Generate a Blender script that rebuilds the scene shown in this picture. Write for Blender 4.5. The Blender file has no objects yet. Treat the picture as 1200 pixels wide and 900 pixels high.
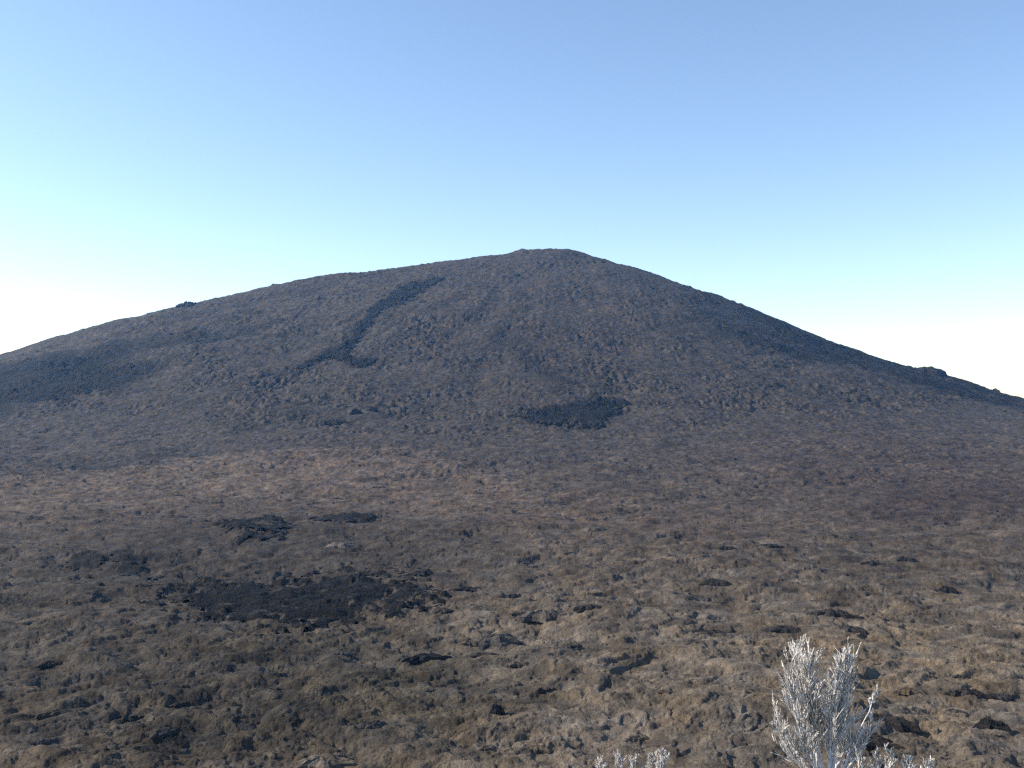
import bpy, math, random
import numpy as np
from mathutils import Vector

R = math.radians
SC = bpy.context.scene
COL = SC.collection

# ------------------------------------------------------------------ camera, sky, sun, exposure
F_PX = 1178.0                       # focal length in pixels of the 1200 px wide photograph
EYE_V = 462.0                       # row of the eye level
PITCH = math.atan((EYE_V - 450.0) / F_PX)
cam_data = bpy.data.cameras.new("camera")
cam_data.sensor_width = 36.0
cam_data.lens = 36.0 * F_PX / 1200.0
cam_data.clip_start = 0.1
cam_data.clip_end = 60000.0
cam = bpy.data.objects.new("camera", cam_data)
COL.objects.link(cam)
cam.location = (0, 0, 0)
cam.rotation_euler = (R(90) + PITCH, 0, 0)
SC.camera = cam

SUN_AZ = -85.0                      # degrees from the viewing direction, negative = to the left
SUN_EL = 32.0
world = bpy.data.worlds.new("World")
SC.world = world
world.use_nodes = True
wn = world.node_tree
bg = wn.nodes["Background"]
sky = wn.nodes.new("ShaderNodeTexSky")
sky.sky_type = 'NISHITA'
sky.sun_disc = False
sky.sun_elevation = R(SUN_EL)
sky.sun_rotation = R(SUN_AZ)
sky.altitude = 1800.0
sky.air_density = 1.0
sky.dust_density = 1.3
sky.ozone_density = 1.5
wn.links.new(sky.outputs[0], bg.inputs[0])
bg.inputs[1].default_value = 0.15

sun_data = bpy.data.lights.new("sun", 'SUN')
sun_data.energy = 4.8
sun_data.angle = R(0.55)
sun_data.color = (1.0, 0.92, 0.80)
sun = bpy.data.objects.new("sun", sun_data)
COL.objects.link(sun)
sdir = Vector((math.sin(R(SUN_AZ)) * math.cos(R(SUN_EL)), math.cos(R(SUN_AZ)) * math.cos(R(SUN_EL)), math.sin(R(SUN_EL))))
sun.rotation_euler = sdir.to_track_quat('Z', 'Y').to_euler()

SC.view_settings.view_transform = 'Standard'
SC.view_settings.look = 'None'
SC.view_settings.exposure = 0.68
SC.view_settings.gamma = 1.0
SC.view_settings.use_curve_mapping = False
SC.render.engine = 'CYCLES'
SC.cycles.filter_width = 1.35        # the compact camera's soft lens
SC.cycles.max_bounces = 5
SC.cycles.diffuse_bounces = 3
SC.cycles.volume_bounces = 0
SC.cycles.use_denoising = False
SC.cycles.use_adaptive_sampling = False

rng = np.random.default_rng(7)
random.seed(7)

# ------------------------------------------------------------------ noise
def _hash(ix, iy, seed):
    h = (ix.astype(np.uint32) * np.uint32(374761393) + iy.astype(np.uint32) * np.uint32(668265263)
         + np.uint32((seed * 2246822519) & 0xffffffff))
    h = (h ^ (h >> np.uint32(13))) * np.uint32(1274126177)
    return h ^ (h >> np.uint32(16))

_ANG = np.linspace(0, 2 * np.pi, 256, endpoint=False)
_GX, _GY = np.cos(_ANG).astype(np.float32), np.sin(_ANG).astype(np.float32)

def noise(x, y, seed=0):
    """gradient noise, about -0.7..0.7"""
    x0 = np.floor(x); y0 = np.floor(y)
    fx = (x - x0).astype(np.float32); fy = (y - y0).astype(np.float32)
    ix = x0.astype(np.int64).astype(np.uint32); iy = y0.astype(np.int64).astype(np.uint32)
    one = np.uint32(1)
    def g(ax, ay, dx, dy):
        k = (_hash(ax, ay, seed) & np.uint32(255)).astype(np.int32)
        return _GX[k] * dx + _GY[k] * dy
    a = g(ix, iy, fx, fy); b = g(ix + one, iy, fx - 1, fy)
    c = g(ix, iy + one, fx, fy - 1); d = g(ix + one, iy + one, fx - 1, fy - 1)
    u = fx * fx * fx * (fx * (fx * 6 - 15) + 10); v = fy * fy * fy * (fy * (fy * 6 - 15) + 10)
    ab = a + (b - a) * u; cd = c + (d - c) * u
    return ab + (cd - ab) * v

def fbm(x, y, seed, n=4, gain=0.5):
    s = 0; a = 1.0
    for k in range(n):
        s = s + a * noise(x * 2.03 ** k + 17.3 * k, y * 2.03 ** k - 9.1 * k, seed + k)
        a *= gain
    return s

def sstep(a, b, x):
    t = np.clip((x - a) / (b - a), 0, 1)
    return t * t * (3 - 2 * t)

def slabs(x, y, seed):
    """broken crust: every cell a slab with its own height and tilt; returns height, distance to the crack, tone"""
    ix = np.floor(x); iy = np.floor(y)
    f1 = np.full(x.shape, 9.0, np.float32); f2 = f1.copy(); hh = np.zeros(x.shape, np.float32); tone = hh.copy()
    for dx in (-1, 0, 1):
        for dy in (-1, 0, 1):
            cx, cy = ix + dx, iy + dy
            k = _hash(cx.astype(np.int64).astype(np.uint32), cy.astype(np.int64).astype(np.uint32), seed)
            rx_ = (k & np.uint32(255)).astype(np.float32) / 255; ry_ = ((k >> np.uint32(8)) & np.uint32(255)).astype(np.float32) / 255
            rh = ((k >> np.uint32(16)) & np.uint32(255)).astype(np.float32) / 255; rt = ((k >> np.uint32(24)) & np.uint32(255)).astype(np.float32) / 255
            ex = (x - (cx + 0.1 + 0.8 * rx_)).astype(np.float32); ey = (y - (cy + 0.1 + 0.8 * ry_)).astype(np.float32)
            d = np.hypot(ex, ey)
            near = d < f1
            f2 = np.where(near, f1, np.minimum(f2, d))
            hh = np.where(near, (rh - 0.5) + (rt - 0.5) * 0.9 * ex + (rx_ - 0.5) * 0.9 * ey, hh)
            tone = np.where(near, rt, tone)
            f1 = np.where(near, d, f1)
    return hh, f2 - f1, tone

def lod(lam, res):
    return np.clip((lam / res - 2.0) / 2.0, 0, 1)

# ------------------------------------------------------------------ the lie of the land (metres, eye = 0)
PX, PY = 119.0, 3500.0              # axis of the volcano
PL_R = [0, 350, 800, 1200, 1600, 2000, 2500, 3000, 3500, 4500, 7000]
PL_Z = [-133, -131, -127, -118, -103, -84, -60, -44, -40, -110, -330]
HR_D = [0, 90, 178, 260, 356, 535, 772, 900, 1010, 1173, 1351, 1500, 1663, 1800, 2500, 4500]
HR_Z = [484.0, 484.0, 479.0, 449.9, 421.8, 345.3, 246.3, 188.1, 138.6, 78.5, 31.4, -27.4, -75.0, -115.0, -230.0, -500.0]
HL_D = [0, 90, 178, 280, 377, 550, 713, 891, 1099, 1247, 1405, 1574, 1723, 1901, 2100, 2500, 4500]
HL_Z = [484.0, 484.0, 482.0, 466.5, 451.1, 431.3, 410.2, 373.0, 321.3, 285.8, 243.5, 187.3, 132.9, 61.7, 10.0, -60.0, -400.0]
HF_D = [0, 120, 400, 800, 1200, 1450, 1700, 2200]
HF_Z = [484, 480, 390, 232, 78, 0, -62, -140]

def spl(x, xp, fp):
    """smooth (Catmull-Rom) interpolation through the given points"""
    xp = np.asarray(xp, float); fp = np.asarray(fp, float)
    m = np.gradient(fp, xp)
    i = np.clip(np.searchsorted(xp, x) - 1, 0, len(xp) - 2)
    h = xp[i + 1] - xp[i]; t = np.clip((x - xp[i]) / h, 0, 1)
    return ((2 * t**3 - 3 * t**2 + 1) * fp[i] + (t**3 - 2 * t**2 + t) * h * m[i]
            + (-2 * t**3 + 3 * t**2) * fp[i + 1] + (t**3 - t**2) * h * m[i + 1])

def base_height(x, y):
    r = np.hypot(x, y)
    plain = spl(r, PL_R, PL_Z)
    dx, dy = x - PX, y - PY
    d = np.hypot(dx, dy) + 1e-6
    cx2, cy2 = (dx / d) ** 2, (dy / d) ** 2
    side = np.where(dx > 0, spl(d, HR_D, HR_Z), spl(d, HL_D, HL_Z))
    fb = np.where(dy < 0, spl(d, HF_D, HF_Z), spl(d, HR_D, HR_Z))
    cone = side * cx2 + fb * cy2
    ca = np.hypot((x - 114.0) / 116.0, (y - 3440.0) / 130.0)
    cone = cone + 23.0 * (1 - sstep(0.32, 1.42, ca + 0.12 * noise(x / 40, y / 40, 7) * 1.5))
    k = 26.0
    m = np.maximum(plain, cone)
    z = m + k * np.log(np.exp((plain - m) / k) + np.exp((cone - m) / k)) - k * 0.15
    w = sstep(-15, 60, cone - plain)            # 1 on the volcano, 0 on the plain
    return z, w

def project(x, y, z):
    c, s = math.cos(PITCH), math.sin(PITCH)
    yc = y * c + z * s; zc = -y * s + z * c
    yc = np.maximum(yc, 1e-3)
    return 600 + F_PX * x / yc, 450 - F_PX * zc / yc

TONE = []
def detail(x, y, w, res):
    wx = x + 9 * noise(x / 45, y / 45, 101) + 3 * noise(x / 14, y / 14, 103)
    wy = y + 9 * noise(x / 45, y / 45, 102) + 3 * noise(x / 14, y / 14, 104)
    big = 9 * noise(x / 330, y / 330, 1) + 4.0 * noise(x / 130, y / 130, 2)
    rough = np.clip(0.75 + 1.3 * noise(x / 170, y / 170, 3) + 0.6 * noise(x / 60, y / 60, 4), 0.25, 1.5)
    h = 0
    for i, (lam, a) in enumerate(((46, .022), (24, .034), (12.5, .050), (6.6, .062), (3.6, .065), (2.0, .08), (1.2, .09))):
        L = lod(lam, res)
        n = np.abs(noise(wx / lam * 0.8 + 3.1 * i, wy / lam - 5.7 * i, 10 + i)) * 2.0
        h = h + a * lam * L * (np.tanh(3.0 * n) - 0.7)
    h = h * rough
    # overlapping lobes: flat crusts that end here and there in broken scarps
    for i, (lam, amp, step) in enumerate(((60, 5.0, 1.5), (26, 2.8, 1.2), (11.5, 1.6, 0.82))):
        f = amp * (noise(wx / lam * 0.7 + 2.2 * i, wy / lam + 8.8 * i, 90 + i) + 0.45 * noise(wx / lam * 1.7, wy / lam * 2.3, 94 + i)
                   + 0.25 * noise(wx / lam * 4.1, wy / lam * 4.9, 97 + i)) / step
        fl = np.floor(f); fr = f - fl
        L = lod(lam * 0.35, res)
        mk = sstep(-0.22, 0.14, noise(x / lam * 0.9 + 50 * i, y / lam * 0.9, 120 + i) + 0.25 * noise(x / 150, y / 150, 125))
        terr = fl + 0.12 * fr + 0.88 * sstep(0.88, 0.985, fr)
        h = h + step * (f * (1 - mk) + terr * mk) * L
    # cracked slabs
    for i, (lam, amp) in enumerate(((11.0, 0.62), (5.0, 0.52), (2.4, 0.42))):
        q = lam * 0.16
        sx = (wx + q * 2 * noise(x / (q * 2.2), y / (q * 2.2), 140 + i)) / (lam * 1.35); sy = (wy + q * 2 * noise(x / (q * 2.2), y / (q * 2.2), 143 + i)) / lam
        sh, cr, tn = slabs(sx, sy, 150 + i)
        if x.size > 100000:
            TONE.append((tn - 0.5) * lod(lam * 0.8, res))
        zone = sstep(-0.25, 0.25, noise(x / (lam * 7), y / (lam * 7), 160 + i) + 0.1)
        h = h + lod(lam * 0.55, res) * amp * zone * (sh - 0.55 * (1 - sstep(0.0, 0.16, cr)))
    # clinkery ground farther out
    far = sstep(800, 1500, np.hypot(x, y))
    for i, (lam, a) in enumerate(((30, 2.2), (15, 2.2), (8, 1.5), (5, 1.0))):
        n = noise(wx / lam + 4.4 * i, wy / lam - 2.2 * i, 170 + i)
        h = h + far * a * lod(lam * 1.1, res) * (np.abs(n) * 1.6 - 0.35) * np.clip(rough, 0.5, 1.4)
    # volcano
    dx, dy = x - PX, y - PY
    d = np.hypot(dx, dy); th = np.arctan2(dx, -dy)
    gul = np.abs(noise(th * 9 + 0.6 * noise(x / 200, y / 200, 31), d / 900, 32)) * 20 + np.abs(noise(th * 23, d / 500, 33)) * 9
    gul = gul * sstep(150, 900, d) * 0.6
    g = gul
    crag = np.clip(0.8 + 1.6 * noise(x / 140, y / 140, 35) + 0.8 * noise(x / 50, y / 50, 36), 0.3, 1.9)
    for i, (lam, a) in enumerate(((190, .05), (85, .07), (42, .08), (21, .19), (11, .40), (6, .40))):
        L = lod(lam, res)
        n = noise(wx / lam + 7.3 * i, wy / lam + 2.9 * i, 40 + i)
        if i >= 2:
            n = np.abs(n) * 1.6 - 0.4
            n = n * crag
        g = g + a * lam * L * n * 1.5
    return big + h * (1 - w) + g * w * 0.8

def land(x, y, res):
    z, w = base_height(x, y)
    return z + detail(x, y, w, res), w

# ------------------------------------------------------------------ polar grid: fine where the view is fine
NC = 1040
dense = np.linspace(-29.5, 29.5, NC)
side_a = 29.5 + np.cumsum(np.geomspace(0.06, 5.0, 34)); side_a = side_a[side_a < 76]
ANGS = np.radians(np.concatenate([-side_a[::-1], dense, side_a]))
rr = np.arange(330.0, 4350.0, 0.25)
zz, _ = base_height(np.zeros_like(rr) + 119.0 * rr / 3500, rr)
el = np.maximum.accumulate(np.arctan2(zz, rr))
de = np.abs(np.gradient(el, rr))
px1024 = 1005.0
dens = np.maximum(de * px1024 * 1.55, 1 / np.where(rr < 2000, 4.0, 7.0))
cum = np.concatenate([[0], np.cumsum(dens[:-1] * 0.25)])
NRm = int(cum[-1])
RM = np.interp(np.arange(NRm), cum, rr)
RAD = np.concatenate([np.geomspace(70, 326, 40), RM, np.geomspace(RM[-1] + 8, 6900, 34)])
A2, R2 = np.meshgrid(ANGS, RAD)
X = R2 * np.sin(A2); Y = R2 * np.cos(A2)
dR = np.gradient(RAD)[:, None] * np.ones_like(A2)
dA = np.gradient(ANGS)[None, :] * R2
RES = np.maximum(np.sqrt(dR * np.minimum(dA, 40)), np.minimum(dA, 40)) * 0.9
RES = np.maximum(RES, dR * 0.45)
ZB, W = base_height(X, Y)
U, V = project(X, Y, ZB)
Z = ZB + detail(X, Y, W, RES)
NR, NCOL = X.shape
print("grid", NR, NCOL, NR * NCOL)

def ray_to_ground(u, v):
    """point of the (smooth) land seen at a pixel of the 1200 x 900 photograph"""
    c, s = math.cos(PITCH), math.sin(PITCH)
    a, b = (u - 600) / F_PX, (450 - v) / F_PX
    d = np.array([a, c - b * s, s + b * c])
    t = np.arange(300.0, 5200.0, 1.0)
    zt, _ = base_height(d[0] * t, d[1] * t)
    hit = np.nonzero(d[2] * t < zt)[0]
    k = hit[0] if len(hit) else len(t) - 1
    return d[0] * t[k], d[1] * t[k]

# ------------------------------------------------------------------ colours of the rock (albedo)
n1 = fbm(X / 160, Y / 160, 60, 4); n2 = fbm(X / 35, Y / 35, 70, 3); n3 = fbm(X / 9, Y / 9, 80, 2)
WU = U + 34 * n2 + 26 * n1; WV = V + (13 * n2 + 14 * n1) * np.clip((V - 400) / 250, 0.25, 1.3)

def lerp3(c, col, m):
    return c + (np.array(col) - c) * m[..., None]

def ell(u, v, ru, rv, soft=0.35, ang=0.0):
    a = R(ang)
    du, dv = WU - u, WV - v
    p = (du * math.cos(a) + dv * math.sin(a)) / ru; q = (-du * math.sin(a) + dv * math.cos(a)) / rv
    return 1 - sstep(1 - soft, 1 + soft, np.hypot(p, q))

C = np.zeros(X.shape + (3,)) + np.array((0.142, 0.118, 0.092))
C = lerp3(C, (0.118, 0.096, 0.080), 1 - sstep(560, 760, WV))
C = lerp3(C, (0.100, 0.088, 0.080), 1 - sstep(480, 600, WV))
C = lerp3(C, (0.094, 0.080, 0.066), W)
# pale, rusty swell on the left of the plain
lobe_v = np.interp(U, [-100, 0, 130, 300, 430, 500, 550, 640, 760, 1000], [562, 556, 545, 529, 522, 530, 545, 572, 590, 640])
below = V - lobe_v + 5 * n2 + 3 * n3
C = lerp3(C, (0.178, 0.138, 0.108), 0.88 * sstep(-2, 5, below) * (1 - sstep(28, 105, below + 14 * n1)) * (1 - sstep(520, 760, U)))
C = lerp3(C, (0.060, 0.054, 0.052), 0.6 * sstep(-14, -3, below) * (1 - sstep(-3, 1, below)) * (1 - sstep(520, 640, U)))
C = lerp3(C, (0.175, 0.128, 0.102), 0.2 * ell(470, 560, 130, 36, 0.6, 10))
C = lerp3(C, (0.160, 0.120, 0.092), 0.45 * ell(720, 600, 190, 22, 0.7, 8))
# dull reddish cinders on the right
C = lerp3(C, (0.070, 0.050, 0.046), 0.7 * ell(1115, 590, 110, 30, 0.5))
C = lerp3(C, (0.105, 0.078, 0.066), 0.5 * ell(1010, 540, 170, 40, 0.6))
# mossy dark ground lower left
C = lerp3(C, (0.072, 0.063, 0.047), 0.8 * ell(330, 800, 270, 75, 0.5))
C = lerp3(C, (0.092, 0.078, 0.062), 0.7 * ell(60, 780, 220, 130, 0.5))
C = lerp3(C, (0.052, 0.046, 0.040), 0.70 * ell(320, 660, 230, 62, 0.55) * sstep(-0.5, 0.25, n2 + 0.15))
C = lerp3(C, (0.165, 0.132, 0.094), 0.5 * ell(1080, 780, 200, 60, 0.5))
# volcano: streaks down the slope, rusty gullies, dark flanks
wv2 = V + 10 * n1 + 6 * n2
dxp, dyp = X - PX, Y - PY
dp = np.hypot(dxp, dyp); thp = np.arctan2(dxp, -dyp)
st = noise(thp * 11 + 0.5 * n1, dp / 620, 131) + 0.7 * noise(thp * 27 + 0.4 * n2, dp / 420, 132) + 0.4 * n2
flank = np.clip(np.abs(thp) / 1.3, 0.25, 1.0)
C = lerp3(C, (0.040, 0.036, 0.036), 0.75 * sstep(0.12, 0.45, st) * flank * W)
C = lerp3(C, (0.125, 0.108, 0.088), 0.55 * sstep(0.15, 0.5, -st) * flank * W)
C = lerp3(C, (0.060, 0.050, 0.048), 0.55 * sstep(0.0, 0.45, n1) * W)
C = lerp3(C, (0.040, 0.036, 0.036), 0.60 * ell(640, 408, 105, 34, 0.6) * sstep(-0.35, 0.25, n2) * W)
C = lerp3(C, (0.120, 0.078, 0.058), 0.6 * sstep(0.15, 0.5, n2 + 0.6 * n3) * ell(640, 390, 130, 60, 0.6) * W)
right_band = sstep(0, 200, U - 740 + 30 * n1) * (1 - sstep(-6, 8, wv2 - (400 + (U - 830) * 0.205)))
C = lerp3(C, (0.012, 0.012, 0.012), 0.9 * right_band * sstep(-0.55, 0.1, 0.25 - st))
left_band = (1 - sstep(120, 225, U + 40 * n1 - 0.5 * (V - 450))) * sstep(-8, 6, wv2 - (428 - U * 0.17)) * (1 - sstep(-8, 8, wv2 - (488 - U * 0.22)))
def line_mask(pts, soft):
    best = np.full(U.shape, 9.0)
    for (u0, v0, w0), (u1, v1, w1) in zip(pts[:-1], pts[1:]):
        du, dv = u1 - u0, v1 - v0
        t = np.clip(((WU - u0) * du + (wv2 - v0) * dv) / (du * du + dv * dv), 0, 1)
        best = np.minimum(best, np.hypot(WU - (u0 + t * du), wv2 - (v0 + t * dv)) / (w0 + t * (w1 - w0)))
    return 1 - sstep(1 - soft, 1 + soft, best)
C = lerp3(C, (0.026, 0.025, 0.025), 0.75 * line_mask([(60, 425, 9), (150, 408, 8), (240, 398, 7), (330, 378, 4)], 0.6) * W)
C = lerp3(C, (0.030, 0.028, 0.028), 0.6 * line_mask([(120, 385, 4), (220, 372, 4), (320, 352, 3)], 0.6) * W)
C = lerp3(C, (0.032, 0.029, 0.028), 0.65 * line_mask([(585, 392, 7), (612, 412, 9), (640, 436, 10), (668, 462, 8)], 0.7))
C = lerp3(C, (0.034, 0.031, 0.030), 0.5 * line_mask([(480, 385, 6), (505, 360, 4)], 0.7) * W)
C = lerp3(C, (0.007, 0.007, 0.007), 0.97 * left_band * sstep(-0.5, 0.0, n3 + 0.35))
speck = fbm(X / 17, Y / 17, 180, 3)
C = lerp3(C, (0.030, 0.027, 0.026), 0.62 * sstep(0.12, 0.42, speck) * (0.55 + 0.45 * W) * (1 - 0.55 * sstep(650, 800, V)))
C = C * (1 + 0.42 * n2 + 0.30 * n1 + (0.35 + 0.35 * W) * n3 + 0.55 * np.clip(-speck, 0, 1) + 0.26 * TONE[0] + 0.26 * TONE[1])[..., None]
C = C * (1 + 0.52 * sstep(600, 800, V) * (0.30 + 0.70 * sstep(330, 640, WU)))[..., None]
C = np.clip(C * 0.56 * np.array((1.03, 1.0, 0.955)), 0.006, 0.3)

# ------------------------------------------------------------------ materials
def new_mat(name):
    m = bpy.data.materials.new(name); m.use_nodes = True
    nt = m.node_tree; b = nt.nodes["Principled BSDF"]
    b.inputs["Roughness"].default_value = 0.93
    b.inputs["Specular IOR Level"].default_value = 0.12
    return m, nt, b

def nnoise(nt, vec, scale, detail_=4, rough=0.6):
    n = nt.nodes.new("ShaderNodeTexNoise"); n.inputs["Scale"].default_value = scale
    n.inputs["Detail"].default_value = detail_; n.inputs["Roughness"].default_value = rough
    nt.links.new(vec, n.inputs["Vector"]); return n

def rock_material(name, source, bump=1.0):
    """source: 'attr' reads the rock colour stored on the mesh, 'object' the colour of the object"""
    m, nt, b = new_mat(name)
    L = nt.links
    geo = nt.nodes.new("ShaderNodeNewGeometry")
    pos = geo.outputs["Position"]
    if source == 'attr':
        a = nt.nodes.new("ShaderNodeAttribute"); a.attribute_name = "rock"; base = a.outputs["Color"]
    else:
        a = nt.nodes.new("ShaderNodeObjectInfo"); base = a.outputs["Color"]
    f1 = nnoise(nt, pos, 0.11, 6, 0.65); f2 = nnoise(nt, pos, 0.9, 6, 0.75)
    r1 = nt.nodes.new("ShaderNodeMapRange"); L.new(f1.outputs["Fac"], r1.inputs[0])
    r1.inputs[1].default_value = 0.3; r1.inputs[2].default_value = 0.7; r1.inputs[3].default_value = 0.58; r1.inputs[4].default_value = 1.42
    r2 = nt.nodes.new("ShaderNodeMapRange"); L.new(f2.outputs["Fac"], r2.inputs[0])
    r2.inputs[1].default_value = 0.3; r2.inputs[2].default_value = 0.7; r2.inputs[3].default_value = 0.58; r2.inputs[4].default_value = 1.42
    mu = nt.nodes.new("ShaderNodeMath"); mu.operation = 'MULTIPLY'
    L.new(r1.outputs[0], mu.inputs[0]); L.new(r2.outputs[0], mu.inputs[1])
    hsv = nt.nodes.new("ShaderNodeHueSaturation"); L.new(base, hsv.inputs["Color"]); L.new(mu.outputs[0], hsv.inputs["Value"])
    # patchy lichen makes some rock a little warmer, some greyer
    f3 = nnoise(nt, pos, 0.045, 4, 0.6)
    r3 = nt.nodes.new("ShaderNodeMapRange"); L.new(f3.outputs["Fac"], r3.inputs[0])
    r3.inputs[1].default_value = 0.35; r3.inputs[2].default_value = 0.65; r3.inputs[3].default_value = 0.75; r3.inputs[4].default_value = 1.2
    L.new(r3.outputs[0], hsv.inputs["Saturation"])
    L.new(hsv.outputs[0], b.inputs["Base Color"])
    b1 = nt.nodes.new("ShaderNodeBump"); b1.inputs["Strength"].default_value = 0.9; b1.inputs["Distance"].default_value = 1.3 * bump
    L.new(f2.outputs["Fac"], b1.inputs["Height"])
    b2 = nt.nodes.new("ShaderNodeBump"); b2.inputs["Strength"].default_value = 0.7; b2.inputs["Distance"].default_value = 4.5 * bump
    L.new(f1.outputs["Fac"], b2.inputs["Height"]); L.new(b1.outputs[0], b2.inputs["Normal"])
    L.new(b2.outputs[0], b.inputs["Normal"])
    return m

MAT_LAND = rock_material("lava_rock", 'attr', 1.0)
MAT_FLOW = rock_material("fresh_clinker_lava", 'attr', 1.2)
MAT_BLOCK = rock_material("lava_block_rock", 'object', 0.8)

# ------------------------------------------------------------------ mesh helpers
def tag(o, label=None, cat=None, group=None, kind=None):
    if label: o["label"] = label
    if cat: o["category"] = cat
    if group: o["group"] = group
    if kind: o["kind"] = kind
    return o

def mesh_quads(name, co, quads, mat, colour=None, smooth=True):
    me = bpy.data.meshes.new(name)
    co = np.ascontiguousarray(co, dtype=np.float32); quads = np.ascontiguousarray(quads, dtype=np.int32)
    k = quads.shape[1]
    me.vertices.add(len(co)); me.vertices.foreach_set("co", co.ravel())
    me.loops.add(quads.size); me.loops.foreach_set("vertex_index", quads.ravel())
    me.polygons.add(len(quads))
    me.polygons.foreach_set("loop_start", np.arange(0, quads.size, k, dtype=np.int32))
    me.update(calc_edges=True)
    if colour is not None:
        at = me.color_attributes.new("rock", 'FLOAT_COLOR', 'POINT')
        c4 = np.ones((len(co), 4), dtype=np.float32); c4[:, :3] = colour
        at.data.foreach_set("color", c4.ravel())
    if smooth: me.shade_smooth()
    me.materials.append(mat)
    o = bpy.data.objects.new(name, me); COL.objects.link(o)
    return o

def grid_subset(name, face_mask, Zs, mat, Cs):
    ii, jj = np.nonzero(face_mask)
    a = ii * NCOL + jj
    q = np.stack([a, a + 1, a + NCOL + 1, a + NCOL], 1)
    used, inv = np.unique(q, return_inverse=True)
    co = np.stack([X.ravel()[used], Y.ravel()[used], Zs.ravel()[used]], 1)
    return mesh_quads(name, co, inv.reshape(-1, 4), mat, Cs.reshape(-1, 3)[used])

wc = 0.25 * (W[:-1, :-1] + W[1:, :-1] + W[:-1, 1:] + W[1:, 1:])
nn = n1 * 0.3
wc = wc + 0.25 * (nn[:-1, :-1] + nn[1:, 1:])
plain_o = grid_subset("lava_plain", wc < 0.5, Z, MAT_LAND, C)
tag(plain_o, "wide brown plain of old hummocky lava below the volcano", "plain", kind="structure")
cone_o = grid_subset("volcano", wc >= 0.5, Z, MAT_LAND, C)
tag(cone_o, "broad dark shield volcano with a blunt summit rising behind the lava plain", "volcano", kind="structure")

# ------------------------------------------------------------------ fresh dark lava flows lying on the older rock
edge_n = 0.95 * n2 + 0.5 * n1 + 1.1 * n3
def flow(name, label, cat, mask, thick, colour, bumpy=1.0):
    m = mask
    need = m > -0.04
    fm = need[:-1, :-1] & need[1:, :-1] & need[:-1, 1:] & need[1:, 1:]
    rg = 0
    for i, lam in enumerate((26, 12, 6, 3.2)):
        rg = rg + 0.13 * lam * lod(lam, RES) * noise(X / lam, Y / lam, 200 + i)
    blend = sstep(-0.05, 0.30, m + 0.38 * n3)
    lift = thick * sstep(0.0, 0.16, m) + rg * bumpy * sstep(0.02, 0.2, m) - 0.9 * (1 - sstep(0.0, 0.05, m))
    cc = np.zeros(X.shape + (3,)) + np.array(colour)
    cc = np.clip(cc * 0.62 * (1 + 0.5 * n3 + 0.5 * n2)[..., None], 0.008, 0.2)
    cc = C + (cc - C) * blend[..., None]
    o = grid_subset(name, fm, Z + lift, MAT_FLOW, cc)
    return tag(o, label, cat, kind="structure")

def emask(u, v, ru, rv, ang=0.0, e=1.0):
    a = R(ang); du, dv = U - u, V - v
    p = (du * math.cos(a) + dv * math.sin(a)) / ru; q = (-du * math.sin(a) + dv * math.cos(a)) / rv
    return 1 - np.hypot(p, q) + e * edge_n

def pmask(pts, e=1.0):
    """mask round a polyline of (u, v, half width)"""
    best = np.full(U.shape, -9.0)
    for (u0, v0, w0), (u1, v1, w1) in zip(pts[:-1], pts[1:]):
        du, dv = u1 - u0, v1 - v0
        t = np.clip(((U - u0) * du + (V - v0) * dv) / (du * du + dv * dv), 0, 1)
        d = np.hypot(U - (u0 + t * du), V - (v0 + t * dv)) / (w0 + t * (w1 - w0))
        best = np.maximum(best, 1 - d)
    return best + e * edge_n

mk = np.maximum(emask(375, 694, 130, 28, -2, 0.6), emask(270, 692, 100, 18, 4, 0.7))
flow("lava_flow", "large black patch of rough lava on the plain, left of its middle", "lava flow", mk, 1.3, (0.011, 0.0105, 0.010), 1.0)
flow("lava_flow", "black lava patch on the plain between the pale swell and the large black patch", "lava flow",
     np.maximum(emask(300, 617, 52, 13, -3, 0.55), emask(400, 606, 40, 6, 0, 0.5)), 1.4, (0.014, 0.013, 0.013), 1.0)
flow("lava_flow", "pair of small black lava patches at the left edge of the dark ground", "lava flow",
     np.maximum(emask(105, 655, 26, 7, 0, 0.5), emask(150, 656, 24, 11, 0, 0.5)), 1.4, (0.028, 0.026, 0.025), 1.0)
flow("lava_flow", "black fan of lava spread at the foot of the cone", "lava flow",
     np.maximum(emask(692, 486, 36, 17, -6, 0.35), np.maximum(emask(652, 490, 46, 10, 0, 0.45), pmask([(700, 476, 9), (735, 473, 2)], 0.3))), 4.5, (0.012, 0.012, 0.012), 1.3)
flow("lava_flow", "dark tongue of lava branching down the left face of the cone", "lava flow",
     np.maximum(pmask([(520, 326, 2), (485, 338, 7.5), (462, 352, 8.5), (440, 366, 5), (424, 380, 5.5), (412, 398, 7), (398, 416, 7)], 0.95),
                np.maximum(pmask([(398, 412, 5.5), (372, 423, 3.5), (348, 432, 2)], 0.9), pmask([(395, 418, 6), (418, 428, 4), (440, 422, 2)], 0.7))),
     4.0, (0.015, 0.015, 0.016), 1.3)

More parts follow.
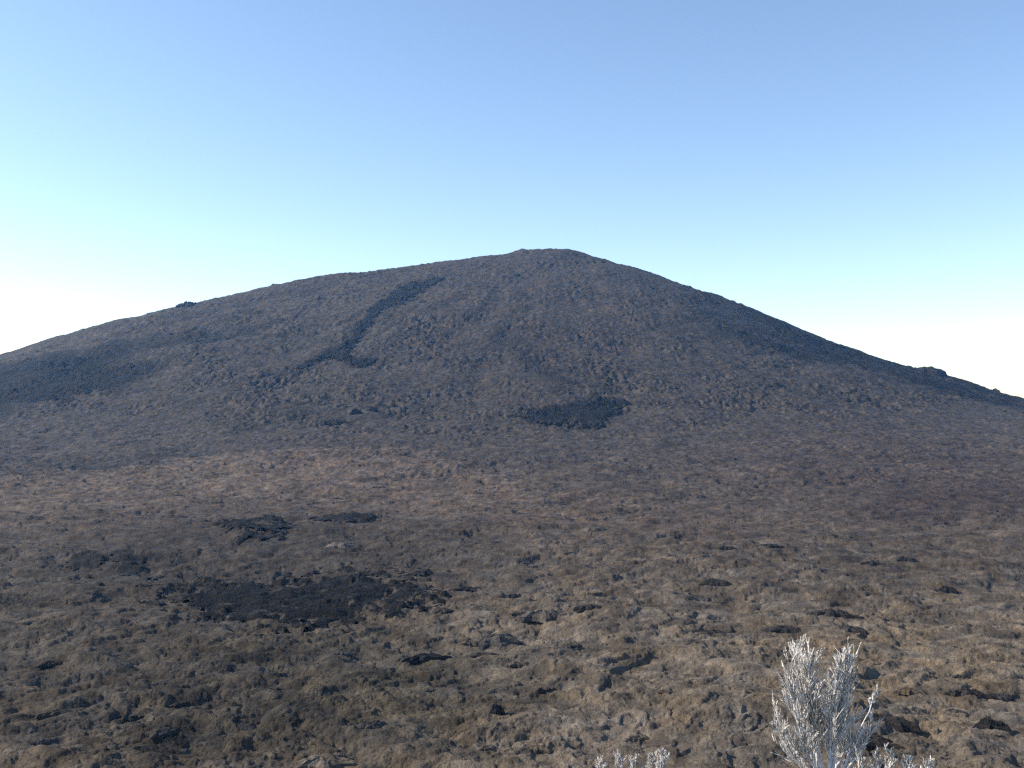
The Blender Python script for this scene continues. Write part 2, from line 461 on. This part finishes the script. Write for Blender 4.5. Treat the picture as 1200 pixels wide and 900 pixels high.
# ------------------------------------------------------------------ lava hummocks and blocks, each its own thing
def block_mesh(name, seed, flat=0.5, nu=40, nv=14, steep=0.35):
    """a domed crust of lava: flat cracked top, one broken steep side, buried foot"""
    r = np.random.default_rng(seed)
    ox, oy = r.uniform(-50, 50, 2)
    th = np.linspace(0, 2 * np.pi, nu, endpoint=False)
    co = []
    prof = np.concatenate([[0.0], np.linspace(0.15, 1.0, nv - 1)])
    for t in prof:
        for a in th:
            ca, sa = math.cos(a), math.sin(a)
            out = 1 + 0.42 * float(noise(np.array([ox + ca * 1.4]), np.array([oy + sa * 1.4]), seed)[0]) * 1.4 \
                    + 0.34 * float(noise(np.array([ox + ca * 3.7]), np.array([oy + sa * 3.7]), seed + 1)[0]) * 1.4
            rad = t * out
            # steeper towards -y (the broken side), long gentle back
            side = max(0.0, -sa)
            p = 2.0 + 6.0 * side * steep
            zz_ = (1 - t ** p)
            x, y = rad * ca, rad * sa * (1 - 0.25 * side)
            nz = float(noise(np.array([ox + x * 2.3]), np.array([oy + y * 2.3]), seed + 2)[0])
            nz2 = abs(float(noise(np.array([ox + x * 5.1]), np.array([oy + y * 5.1]), seed + 3)[0]))
            nz3 = float(noise(np.array([ox + x * 9.7]), np.array([oy + y * 9.7]), seed + 4)[0])
            z = zz_ * (0.82 + 0.7 * nz + 0.35 * nz3) - 0.34 * (0.25 - nz2) * (1 - t ** 4)
            if t >= 0.999: z = -0.5
            co.append((x, y, z))
    q = []
    for k in range(nv - 1):
        for j in range(nu):
            a = k * nu + j; b = k * nu + (j + 1) % nu
            q.append((a, a + nu, b + nu, b))
    q = q[nu:]                       # the innermost ring collapses to one point
    top = list(range(nu, 2 * nu))
    me = bpy.data.meshes.new(name)
    me.from_pydata(co, [], q + [tuple(top)])
    me.materials.append(MAT_BLOCK)
    # drop the unused centre points
    import bmesh
    bm = bmesh.new(); bm.from_mesh(me)
    bmesh.ops.delete(bm, geom=[v for v in bm.verts if not v.link_faces], context='VERTS')
    bmesh.ops.recalc_face_normals(bm, faces=bm.faces)
    bm.to_mesh(me); bm.free()
    return me

PROTO = [block_mesh("lava_hummock", 300 + 11 * i, steep=(0.3, 0.8, 0.5, 1.0, 0.2, 0.7, 0.9, 0.4)[i]) for i in range(8)]

def sample_land(x, y):
    """height of the built surface and its rock colour at a point"""
    i = int(np.clip(np.searchsorted(RAD, math.hypot(x, y)), 1, NR - 1)); j = int(np.clip(np.searchsorted(ANGS, math.atan2(x, y)), 1, NCOL - 1))
    return float(Z[i - 1:i + 1, j - 1:j + 1].mean()), C[i - 3:i + 3, max(0, j - 6):j + 6].reshape(-1, 3).mean(0)

def hummock(u, v, wpx, hpx, label, cat="lava hummock", group=None, proto=0, colour=None, rot=0.0, depth=0.8, name="lava_hummock", tint=1.0):
    """u, v: where its foot shows; wpx: width and hpx: height it shows there"""
    x, y = ray_to_ground(u, v)
    r = math.hypot(x, y)
    hw = 0.5 * wpx * r / F_PX
    hh = (0.62 if hpx < 0.35 * wpx else 0.85) * hpx * r / F_PX
    y += hw * depth * 0.6
    z, c = sample_land(x, y)
    o = bpy.data.objects.new(name, PROTO[proto]); COL.objects.link(o)
    o.location = (x, y, z - 0.12 * hh)
    o.scale = (hw, hw * depth, hh)
    o.rotation_euler = (0, 0, R(rot) - math.atan2(x, y))
    c = np.array(colour) if colour is not None else c * tint
    k = 0.8 if colour is not None else 1.0
    o.color = (float(c[0]) * k, float(c[1]) * k, float(c[2]) * k, 1.0)
    return tag(o, label, cat, group)

DK = (0.060, 0.052, 0.047)
BR = (0.120, 0.097, 0.074)
H = hummock
H(978, 730, 62, 17, "long dark lava ridge behind the tops of the tall silvery shrub", proto=3, colour=DK, rot=12, depth=0.5)
H(1000, 750, 40, 11, "dark wedge of lava just above the right plume of the tall silvery shrub", proto=1, colour=DK, depth=0.6)
H(925, 748, 52, 9, "flat dark lava crust above the left plume of the tall silvery shrub", proto=6, colour=(0.045, 0.04, 0.038), depth=0.6)
H(1137, 822, 52, 16, "dark curved lava bank on the brown ground between shrub and right edge", proto=3, colour=DK, rot=20, depth=0.45)
H(1168, 868, 44, 18, "black lava block low at the right edge", cat="lava block", proto=1, colour=(0.026, 0.024, 0.023), depth=0.6)
H(1038, 862, 66, 14, "dark lava ledge beside the right stems of the tall shrub, upper of two", proto=6, colour=(0.05, 0.044, 0.04), depth=0.5)
H(1020, 888, 74, 20, "dark rounded lava ledge beside the right stems of the tall shrub, lower of two", proto=3, colour=(0.045, 0.038, 0.033), depth=0.6)
H(580, 748, 66, 16, "grey ribbed lava dome in the middle of the plain, left of a pair", proto=0, colour=(0.10, 0.088, 0.075), depth=0.8)
H(640, 729, 56, 13, "grey lava dome in the middle of the plain, right of a pair", proto=4, colour=(0.105, 0.09, 0.075), depth=0.8)
H(694, 726, 40, 8, "thin dark lava ledge right of the pair of grey domes", proto=3, colour=(0.05, 0.045, 0.042), depth=0.45)
H(376, 892, 66, 12, "pale tan lava dome at the bottom edge of the dark mossy ground", proto=4, colour=(0.165, 0.14, 0.11), depth=0.9)
H(398, 640, 44, 10, "pale lava slab beside the black patches on the plain", proto=0, colour=(0.165, 0.13, 0.105), depth=0.7)
H(566, 774, 42, 8, "low dark lava crust below the left grey dome", proto=6, colour=(0.06, 0.052, 0.046), depth=0.6)
H(498, 768, 56, 11, "dark lava bank right of the mossy ground, slanting up", proto=3, colour=(0.045, 0.04, 0.037), rot=14, depth=0.5)
H(583, 838, 22, 18, "small upright black lava block standing alone below the grey domes", cat="lava block", proto=1, colour=(0.03, 0.029, 0.03), depth=0.7)
H(390, 497, 46, 12, "black lava mound at the foot of the cone, largest of three", cat="lava mound", proto=5, colour=(0.026, 0.027, 0.03), depth=0.8)
H(417, 486, 14, 6, "small black lava mound at the foot of the cone, middle of three", cat="lava mound", proto=2, colour=(0.026, 0.027, 0.03))
H(436, 483, 15, 6, "small black lava mound at the foot of the cone, right of three", cat="lava mound", proto=0, colour=(0.026, 0.027, 0.03))
H(840, 688, 34, 10, "dark lava block on the plain right of the middle", cat="lava block", proto=2, colour=(0.045, 0.041, 0.038), depth=0.6)
H(905, 648, 26, 5, "short black slot of lava high on the right plain", proto=3, colour=(0.035, 0.033, 0.034), depth=0.5)
H(1025, 662, 26, 7, "dark lava ledge high on the right plain, left of a pair", proto=3, colour=(0.04, 0.037, 0.036), depth=0.5)
H(1063, 659, 26, 8, "dark lava ledge high on the right plain, right of a pair", proto=6, colour=(0.04, 0.037, 0.036), depth=0.5)
H(1113, 694, 22, 8, "dark lava block below the pair of ledges on the right plain", cat="lava block", proto=1, colour=(0.036, 0.033, 0.033), depth=0.6)
H(604, 696, 30, 7, "black lava ledge above the pair of grey domes", proto=3, colour=(0.036, 0.033, 0.033), depth=0.5)
H(548, 686, 40, 5, "thin black lava ledge at the right end of the large black patch", proto=6, colour=(0.038, 0.034, 0.033), depth=0.5)
H(838, 744, 38, 9, "dark rounded lava bank left of the tall silvery shrub", proto=3, colour=(0.05, 0.045, 0.04), rot=10, depth=0.5)
H(852, 652, 24, 6, "little black lava ledge on the plain above the tall silvery shrub", proto=6, colour=(0.04, 0.036, 0.036), depth=0.5)

# cinder knobs on the skyline
def knob(u, wpx, hpx, label, dist, proto, drop=0.0):
    x = (u - 600) / F_PX * dist
    ys = np.linspace(2900, 4400, 400)
    xs = (u - 600) / F_PX * ys
    zt, _ = base_height(xs, ys)
    k = int(np.argmax(zt / ys))
    x, y = xs[k], ys[k]
    z, c = sample_land(x, y)
    s = y / F_PX
    o = bpy.data.objects.new("cinder_knob", PROTO[proto]); COL.objects.link(o)
    o.location = (x, y, z - 0.2 * hpx * s - drop)
    o.scale = (wpx * s * 0.5, wpx * s * 0.5, hpx * s * 1.2)
    o.rotation_euler = (0, 0, R(40 * proto))
    o.color = (0.026, 0.024, 0.024, 1)
    return tag(o, label, "cinder knob")
knob(220, 26, 5, "dark cinder knob on the left skyline ridge of the volcano", 3700, 4)
knob(1083, 46, 6, "wide cinder knob low on the right skyline ridge, left of two", 3700, 0)
knob(1165, 16, 4, "little cinder knob at the foot of the right skyline ridge", 3700, 2)

# more hummocks and blocks, each labelled by size, tone, the landmark it lies by and its place in that row
MARKS = [("the large black patch", 350, 693), ("the pale swell", 250, 565), ("the pair of grey domes", 610, 730), ("the tall shrub", 965, 800),
         ("the low shrub", 740, 895), ("the reddish cinders", 1110, 590), ("the black lava fan", 690, 488), ("the pale tan dome", 376, 880),
         ("the right-edge black block", 1170, 862)]
ORD = ["first", "second", "third", "fourth", "fifth", "sixth", "seventh", "eighth", "ninth", "tenth"]
spots = []
tries = 0
while len(spots) < 130 and tries < 6000:
    tries += 1
    u = random.uniform(12, 1188)
    v = 510 + 385 * random.random() ** 0.9
    if math.hypot((u - 360) / 190, (v - 690) / 40) < 1: continue
    k = (v - 440) / 460.0
    wpx = (7 + 32 * k * k) * random.uniform(0.5, 1.3)
    if any(abs(u - a[0]) < (wpx + a[2]) * 0.7 and abs(v - a[1]) < 9 for a in spots): continue
    spots.append((u, v, wpx, random.random() < 0.2))
spots.sort()
rows = {}
for (u, v, wpx, dark) in spots:
    m = min(MARKS, key=lambda q: math.hypot(u - q[1], 1.6 * (v - q[2])))
    du, dv = u - m[1], 1.6 * (v - m[2])
    rel = ("right of" if du > 0 else "left of") if abs(du) > abs(dv) else ("below" if dv > 0 else "above")
    size = "wide" if wpx > 30 else "small"
    kind_ = "hummock" if v > 690 else "block"
    rows.setdefault((size, "dark" if dark else "brown", kind_, rel, m[0]), []).append((u, v, wpx, dark))
for (size, tone, kind_, rel, mark), L in rows.items():
    for n_, (u, v, wpx, dark) in enumerate(L):
        lab = "%s %s lava %s %s %s" % (size, tone, kind_, rel, mark)
        if len(L) > 1:
            lab += ", %s from left" % (ORD[n_] if n_ < 10 else "eleventh")
        g = random.uniform(0.055, 0.08)
        H(u, v, wpx, wpx * random.uniform(0.12, 0.22), lab, cat="lava " + kind_, group="scattered lava hummocks and blocks", proto=random.randrange(8),
          colour=(g * 1.08, g * 0.98, g * 0.92) if dark else None, rot=random.uniform(-35, 35), depth=random.uniform(0.45, 0.8),
          name="lava_" + kind_, tint=random.uniform(0.8, 1.05))

# ------------------------------------------------------------------ the rim the photographer stands on
ra = np.radians(np.concatenate([np.arange(-180, -70, 4.0), np.arange(-70, 70, 0.7), np.arange(70, 180.1, 4.0)]))
rrad = np.concatenate([np.geomspace(0.3, 12, 60), np.geomspace(12.6, 120, 60), np.geomspace(130, 620, 20)])
ra2, rr2 = np.meshgrid(ra, rrad)
rx, ry = rr2 * np.sin(ra2), rr2 * np.cos(ra2)
edge = 6.4 + 0.9 * noise(rx / 6, ry * 0, 400) + 2 * noise(rx / 30, ry * 0, 401)
def rim_height(x, y, e):
    t = np.maximum(y, 0)
    top = -1.65 - 0.13 * t + 0.10 * noise(x / 1.3, y / 1.3, 402) + 0.05 * noise(x / 0.4, y / 0.4, 403) + 1.2 * noise(x / 40, y / 40, 404) * np.clip(np.hypot(x, y) / 30, 0, 1)
    over = np.maximum(y - e, 0)
    fall = over * 1.9 + 1.6 * np.abs(noise(x / 7, y / 3, 405)) * np.clip(over, 0, 3)
    return np.maximum(top - fall, -150.0)
rz = rim_height(rx, ry, edge)
nr_, nc_ = rx.shape
idx = np.arange(nr_ * nc_).reshape(nr_, nc_)
q = np.stack([idx[:-1, :-1], idx[1:, :-1], idx[1:, 1:], idx[:-1, 1:]], -1).reshape(-1, 4)[:, ::-1]
cc = np.zeros((nr_ * nc_, 3)) + np.array((0.09, 0.068, 0.05))
rim = mesh_quads("crater_rim", np.stack([rx, ry, rz], -1).reshape(-1, 3), q, MAT_LAND, cc)
tag(rim, "rocky rim with a steep drop, under the silvery shrubs", "rim", kind="structure")

# ------------------------------------------------------------------ silvery heath shrubs on the rim
def twig_material(name, col):
    m, nt, b = new_mat(name)
    a = nt.nodes.new("ShaderNodeAttribute"); a.attribute_name = "rock"
    geo = nt.nodes.new("ShaderNodeNewGeometry")
    n = nnoise(nt, geo.outputs["Position"], 55, 3, 0.6)
    r = nt.nodes.new("ShaderNodeMapRange"); nt.links.new(n.outputs["Fac"], r.inputs[0])
    r.inputs[1].default_value = 0.3; r.inputs[2].default_value = 0.7; r.inputs[3].default_value = 0.7; r.inputs[4].default_value = 1.15
    h = nt.nodes.new("ShaderNodeHueSaturation"); nt.links.new(a.outputs["Color"], h.inputs["Color"]); nt.links.new(r.outputs[0], h.inputs["Value"])
    nt.links.new(h.outputs[0], b.inputs["Base Color"])
    b.inputs["Roughness"].default_value = 0.75
    return m
MAT_TWIG = twig_material("silvery_twig", None)

class Tubes:
    def __init__(self): self.co = []; self.q = []; self.c = []; self.n = 0
    def tube(self, pts, r0, r1, col, sides=5):
        pts = np.asarray(pts, float); k = len(pts)
        tan = np.gradient(pts, axis=0); tan /= np.linalg.norm(tan, axis=1)[:, None] + 1e-9
        ref = np.array([0.3, 0.9, 0.2]) if abs(tan[0, 1]) < 0.8 else np.array([1.0, 0, 0])
        e1 = np.cross(tan, ref); e1 /= np.linalg.norm(e1, axis=1)[:, None] + 1e-9
        e2 = np.cross(tan, e1)
        th = np.linspace(0, 2 * np.pi, sides, endpoint=False)
        rad = np.linspace(r0, r1, k)
        ring = pts[:, None, :] + rad[:, None, None] * (np.cos(th)[None, :, None] * e1[:, None, :] + np.sin(th)[None, :, None] * e2[:, None, :])
        self.co.append(ring.reshape(-1, 3))
        i = np.arange(k - 1)[:, None] * sides + np.arange(sides)[None, :]
        j = np.arange(k - 1)[:, None] * sides + (np.arange(sides)[None, :] + 1) % sides
        self.q.append(np.stack([i, j, j + sides, i + sides], -1).reshape(-1, 4) + self.n)
        self.c.append(np.tile(col, (k * sides, 1)))
        self.n += k * sides
    def leaf(self, p, d, l, w, col, rnd):
        s = np.cross(d, rnd); s /= np.linalg.norm(s) + 1e-9
        self.co.append(np.array([p, p + d * l * 0.5 + s * w, p + d * l, p + d * l * 0.5 - s * w]))
        self.q.append(np.array([[0, 1, 2, 3]]) + self.n); self.c.append(np.tile(col, (4, 1))); self.n += 4
    def build(self, name, parent):
        o = mesh_quads(name, np.concatenate(self.co), np.concatenate(self.q), MAT_TWIG, np.concatenate(self.c))
        o.parent = parent
        return o

def unit(v): return v / (np.linalg.norm(v) + 1e-9)

def curve_pts(p0, d0, length, up, n, wig):
    pts = [np.array(p0)]; d = unit(np.array(d0))
    st = length / n
    for k in range(n):
        d = unit(d + up * np.array([0, 0, 1.0]) / n + rng.normal(0, wig, 3))
        pts.append(pts[-1] + d * st)
    return np.array(pts)

def silver():
    g = rng.choice([0.86, 0.68, 0.42, 0.20], p=[0.42, 0.30, 0.16, 0.12]) * rng.uniform(0.88, 1.05)
    return np.array([g, g * 0.94, g * 0.87])

def px_point(u, v, depth):
    c, s = math.cos(PITCH), math.sin(PITCH)
    a, b = (u - 600) / F_PX, (450 - v) / F_PX
    d = np.array([a, c - b * s, s + b * c]) / c
    return d * depth

def plume(tb, p0, d0, length, n2, leafy, spread=0.33, r=0.0022):
    """a leafy branchlet with its fine upright twiglets"""
    pts = curve_pts(p0, d0, length, 0.25, 6, 0.07)
    col = silver()
    tb.tube(pts, r, r * 0.5, col, 4)
    for k in range(n2):
        t = rng.uniform(0.15, 1.0); f = t * 6; i = min(int(f), 5)
        p = pts[i] + (pts[i + 1] - pts[i]) * (f - i)
        d = unit(unit(pts[i + 1] - pts[i]) + rng.normal(0, spread, 3) * np.array([1, 1, 0.6]))
        l = length * rng.uniform(0.25, 0.55)
        q = curve_pts(p, d, l, 0.35, 4, 0.08)
        c2 = silver()
        tb.tube(q, r * 0.85, r * 0.45, c2, 4)
        for m in range(leafy):
            f2 = rng.uniform(0.5, 4); i2 = min(int(f2), 3)
            pp = q[i2] + (q[i2 + 1] - q[i2]) * (f2 - i2)
            dd = unit(unit(q[i2 + 1] - q[i2]) + rng.normal(0, 0.24, 3))
            tb.leaf(pp, dd, rng.uniform(0.008, 0.016), rng.uniform(0.0014, 0.0026), c2 * rng.uniform(0.8, 1.15), rng.normal(0, 1, 3))

def shrub(base_u, base_v, depth, tips, label, name="heath_shrub"):
    base = px_point(base_u, base_v, depth)
    e = np.array([6.4 + 0.9 * noise(np.array([base[0] / 6]), np.array([0.0]), 400)[0] + 2 * noise(np.array([base[0] / 30]), np.array([0.0]), 401)[0]])
    gz = float(rim_height(np.array([base[0]]), np.array([base[1]]), e)[0])
    root = bpy.data.objects.new(name, None); COL.objects.link(root)
    root.location = (base[0], base[1], gz); root.empty_display_size = 0.2
    tag(root, label, "shrub")
    org = np.array(root.location)
    st = Tubes()
    foot = np.array([0, 0, -0.05]); fork = base - org
    st.tube(np.array([foot, foot * 0.4 + fork * 0.5 + np.array([0.015, 0, 0]), fork]), 0.024, 0.017, np.array([0.32, 0.29, 0.27]), 8)
    st.build("trunk", root)
    for (u, v, dd, nb, leafy, blen, sp, bow, rad, tmin) in tips:
        tip = px_point(u, v + 7, depth + dd) - org
        a = fork + rng.normal(0, 0.008, 3)
        mid = a + (tip - a) * 0.45 + np.array([bow, rng.normal(0, 0.03), -0.02])
        t = np.linspace(0, 1, 12)[:, None]
        pts = (1 - t) ** 2 * a + 2 * t * (1 - t) * mid + t * t * tip
        pts[1:-1] += rng.normal(0, 0.004, (10, 3))
        s = Tubes(); g = rng.uniform(0.68, 0.82)
        s.tube(pts, rad, 0.0024, np.array([g, g * 0.95, g * 0.94]), 7)
        so = s.build("stem", root)
        tw = Tubes()
        nb = int(nb * (1.0 if len(tips) > 8 else 1.7))
        for k in range(nb):
            tt = tmin + (0.98 - tmin) * (k + rng.uniform(0, 1)) / nb
            f = tt * 11; i = min(int(f), 10)
            p = pts[i] + (pts[i + 1] - pts[i]) * (f - i)
            tan = unit(pts[i + 1] - pts[i])
            d = unit(tan * 1.0 + np.array([0, 0, 0.35]) + rng.normal(0, sp * 1.45, 3) * np.array([1.0, 1.0, 0.5]))
            l = blen * rng.uniform(0.6, 1.25) * (1.15 - 0.55 * tt)
            plume(tw, p, d, l, 9, max(2, int(leafy * 0.8)), 0.28, 0.0022)
        tw.build("twigs", so)
    return root

# (tip u, tip v, depth offset, branchlets, leaves, branchlet length, spread, bow, stem radius, first branchlet)
shrub(972, 925, 5.0, [
    (934, 762, 0.10, 54, 9, 0.19, 0.26, -0.06, 0.0120, 0.40),
    (946, 772, -0.04, 40, 8, 0.18, 0.24, -0.05, 0.0105, 0.42),
    (928, 790, -0.05, 26, 7, 0.17, 0.26, -0.07, 0.0095, 0.40),
    (952, 806, 0.02, 34, 7, 0.16, 0.22, -0.03, 0.0110, 0.35),
    (994, 768, 0.05, 50, 9, 0.18, 0.20, -0.03, 0.0120, 0.38),
    (984, 784, 0.00, 40, 9, 0.18, 0.22, -0.03, 0.0110, 0.35),
    (974, 812, -0.08, 40, 8, 0.17, 0.25, -0.01, 0.0110, 0.32),
    (1006, 858, -0.06, 14, 5, 0.15, 0.16, 0.01, 0.0100, 0.35),
    (1020, 848, 0.06, 12, 5, 0.13, 0.14, 0.02, 0.0085, 0.45),
    (1028, 806, 0.15, 7, 12, 0.07, 0.22, 0.03, 0.0032, 0.86),
    (910, 826, 0.02, 9, 4, 0.15, 0.18, -0.07, 0.0070, 0.45),
    (914, 856, -0.10, 20, 6, 0.14, 0.28, -0.06, 0.0090, 0.35),
    (938, 850, -0.12, 24, 6, 0.15, 0.25, -0.05, 0.0110, 0.35),
    (990, 846, 0.10, 18, 6, 0.15, 0.22, 0.01, 0.0100, 0.30),
], "tall silvery heath shrub with two plumes in the bottom right of the view")
shrub(730, 985, 5.4, [
    (704, 892, 0.0, 16, 10, 0.10, 0.30, -0.03, 0.006, 0.5),
    (725, 886, 0.08, 18, 10, 0.10, 0.30, 0.0, 0.006, 0.5),
    (742, 890, -0.05, 14, 10, 0.10, 0.28, 0.0, 0.006, 0.5),
    (762, 884, 0.05, 18, 10, 0.10, 0.28, 0.03, 0.006, 0.5),
    (778, 888, -0.05, 16, 10, 0.10, 0.28, 0.05, 0.006, 0.5),
    (806, 912, 0.05, 10, 8, 0.08, 0.28, 0.08, 0.005, 0.6),
], "low silvery heath shrub with only its twig tips showing at the bottom edge")
shrub(1040, 990, 4.8, [
    (1006, 884, 0.0, 12, 10, 0.09, 0.28, -0.03, 0.006, 0.5),
    (1026, 880, 0.08, 14, 10, 0.09, 0.28, 0.0, 0.006, 0.5),
    (1046, 878, -0.05, 12, 10, 0.09, 0.28, 0.0, 0.006, 0.5),
    (1066, 888, 0.05, 12, 10, 0.08, 0.28, 0.03, 0.006, 0.5),
    (1090, 890, -0.05, 12, 10, 0.08, 0.28, 0.05, 0.006, 0.5),
], "silvery heath shrub tips at the bottom edge, right of the tall shrub")

# ------------------------------------------------------------------ the air
hz_min = (-7400, -700, float(Z.min()) - 1.5); hz_max = (7400, 7300, float(Z.max()) + 15.0)
hv = [(x, y, z) for x in (hz_min[0], hz_max[0]) for y in (hz_min[1], hz_max[1]) for z in (hz_min[2], hz_max[2])]
hf = [(0, 1, 3, 2), (4, 6, 7, 5), (0, 4, 5, 1), (2, 3, 7, 6), (0, 2, 6, 4), (1, 5, 7, 3)]
hm = bpy.data.meshes.new("haze"); hm.from_pydata(hv, [], hf); hm.update()
mat = bpy.data.materials.new("hazy_air"); mat.use_nodes = True
nt = mat.node_tree
for n in list(nt.nodes):
    if n.type == 'BSDF_PRINCIPLED': nt.nodes.remove(n)
pv = nt.nodes.new("ShaderNodeVolumePrincipled")
pv.inputs["Color"].default_value = (0.19, 0.48, 1.0, 1)
pv.inputs["Density"].default_value = 3.6e-5
pv.inputs["Absorption Color"].default_value = (1, 1, 1, 1)
pv.inputs["Anisotropy"].default_value = 0.25
out = [n for n in nt.nodes if n.type == 'OUTPUT_MATERIAL'][0]
nt.links.new(pv.outputs[0], out.inputs["Volume"])
hm.materials.append(mat)
hz = bpy.data.objects.new("haze", hm); COL.objects.link(hz)
hz.display_type = 'WIRE'
tag(hz, "thin bluish haze over the plain and the volcano", "haze", kind="stuff")
